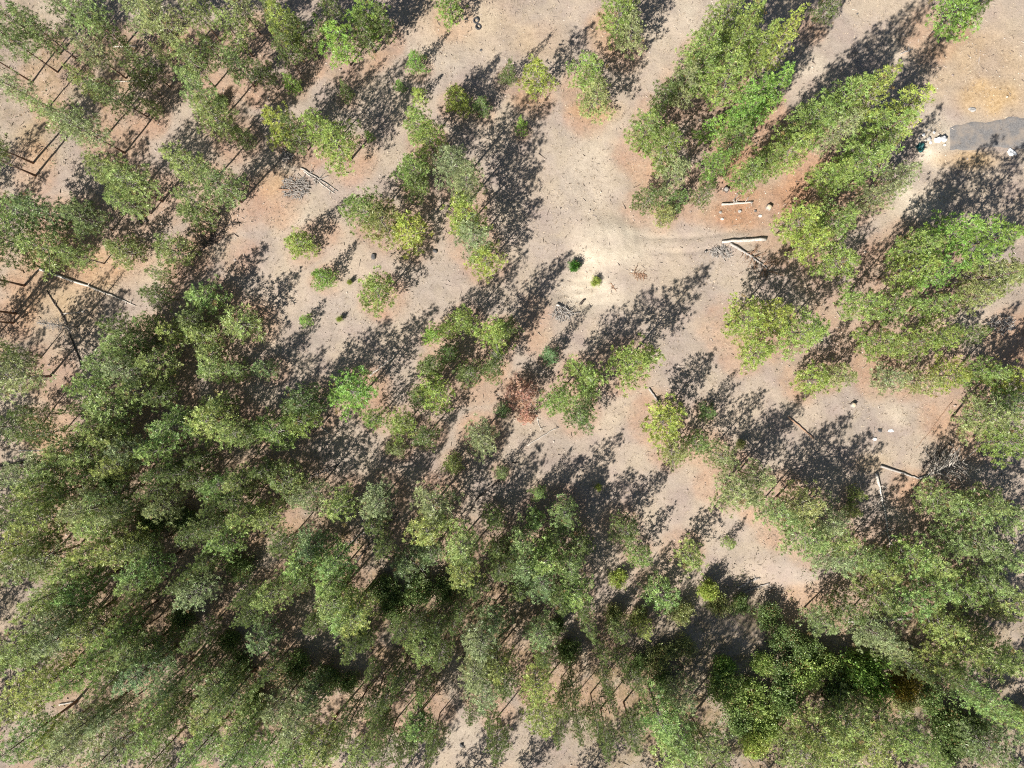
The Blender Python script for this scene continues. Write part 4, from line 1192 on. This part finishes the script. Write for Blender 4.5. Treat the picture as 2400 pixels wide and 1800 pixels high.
x, y, r = scatter(9000, 22, lambda x, y: 0.25 + 0.75 * smooth(.4, .7, vnoise(x, y, 6, 2)) * ~in_drive(x, y))
n = len(x)
z = hz(x, y)
ang = r.random(n) * 6.283
L = r.uniform(.12, .45, n) * (1 + 1.2 * (r.random(n) < .08)); w = r.uniform(.008, .02, n) * (1 + L)
d = np.stack([np.cos(ang) * L, np.sin(ang) * L, r.normal(size=n) * .08], -1)
s = np.stack([-np.sin(ang) * w, np.cos(ang) * w, 0 * w], -1)
c = np.stack([x, y, z + .03], -1)
u = np.zeros((n, 3)); u[:, 2] = w * 2
ends = []
for e in (-.5, .5):
    for q in (-s - u * .5, s - u * .5, u):
        ends.append(c + d * e + q)
V = np.stack(ends, 1).reshape(-1, 3)
b0 = (np.arange(n) * 6)[:, None]
F = np.concatenate([b0 + np.array([[0, 1, 4, 3]]), b0 + np.array([[1, 2, 5, 4]]), b0 + np.array([[2, 0, 3, 5]])])
T = np.repeat(r.random(n), 6)
T = np.stack([T, T, T, np.ones_like(T)], -1)
tw = link('twig_litter', mesh_np('twig_litter', V, [F], [M['twigs']], tint=T))
tw['kind'] = 'stuff'; tw['label'] = 'fallen twigs and bark strewn over the ground'; tw['category'] = 'twigs'

x, y, r = scatter(9000, 23, lambda x, y: (0.4 + 0.6 * smooth(.4, .7, vnoise(x, y, 4, 3))) * ~in_drive(x, y))
n = len(x)
sz = r.uniform(.03, .10, n) * (1 + 1.0 * (r.random(n) < .05))
oct_ = np.array([[1, 0, 0], [0, 1, 0], [-1, 0, 0], [0, -1, 0], [0, 0, .7], [0, 0, -.7]])
c = np.stack([x, y, hz(x, y) + sz * .2], -1)
V = (c[:, None, :] + oct_[None] * sz[:, None, None] * r.uniform(.6, 1.3, (n, 6, 1))).reshape(-1, 3)
tri = np.array([[0, 1, 4], [1, 2, 4], [2, 3, 4], [3, 0, 4], [1, 0, 5], [2, 1, 5], [3, 2, 5], [0, 3, 5]])
F = ((np.arange(n) * 6)[:, None, None] + tri[None]).reshape(-1, 3)
T = np.repeat(r.random(n), 6)
T = np.stack([T, T, T, np.ones_like(T)], -1)
cl = link('pebbles', mesh_np('pebbles', V, [F], [M['clods']], tint=T))
cl['kind'] = 'stuff'; cl['label'] = 'small stones, cones and soil clods strewn over the ground'; cl['category'] = 'pebbles'


def under_keep(x, y):
    k = np.zeros_like(x)
    for e, a in (((1750, 1620, 420, 240), .9), ((1020, 1440, 280, 150), .8), ((400, 1420, 560, 420), .45), ((2230, 1620, 260, 260), .8), ((100, 180, 240, 220), .3), ((700, 1280, 220, 130), .35)):
        k = np.maximum(k, a * ell(x, y, *e))
    return k * smooth(.35, .6, vnoise(x, y, 2.2, 4))


x, y, r = scatter(20000, 24, under_keep)
n = len(x)
C = np.stack([x, y, hz(x, y) + r.uniform(.05, .3, n)], -1)
D = unit(r.normal(size=(n, 3)) * .4 + np.array([0, 0, 1.0]))
un = link('undergrowth', tufts_mesh('undergrowth', C, D, r.uniform(.16, .34, n), 8, .045, M['leaves'], r, 1.0, .22, flat=True))
un.color = (0.085, 0.115, 0.035, 1)
un['kind'] = 'stuff'; un['label'] = 'low green weeds covering the shaded forest floor'; un['category'] = 'undergrowth'
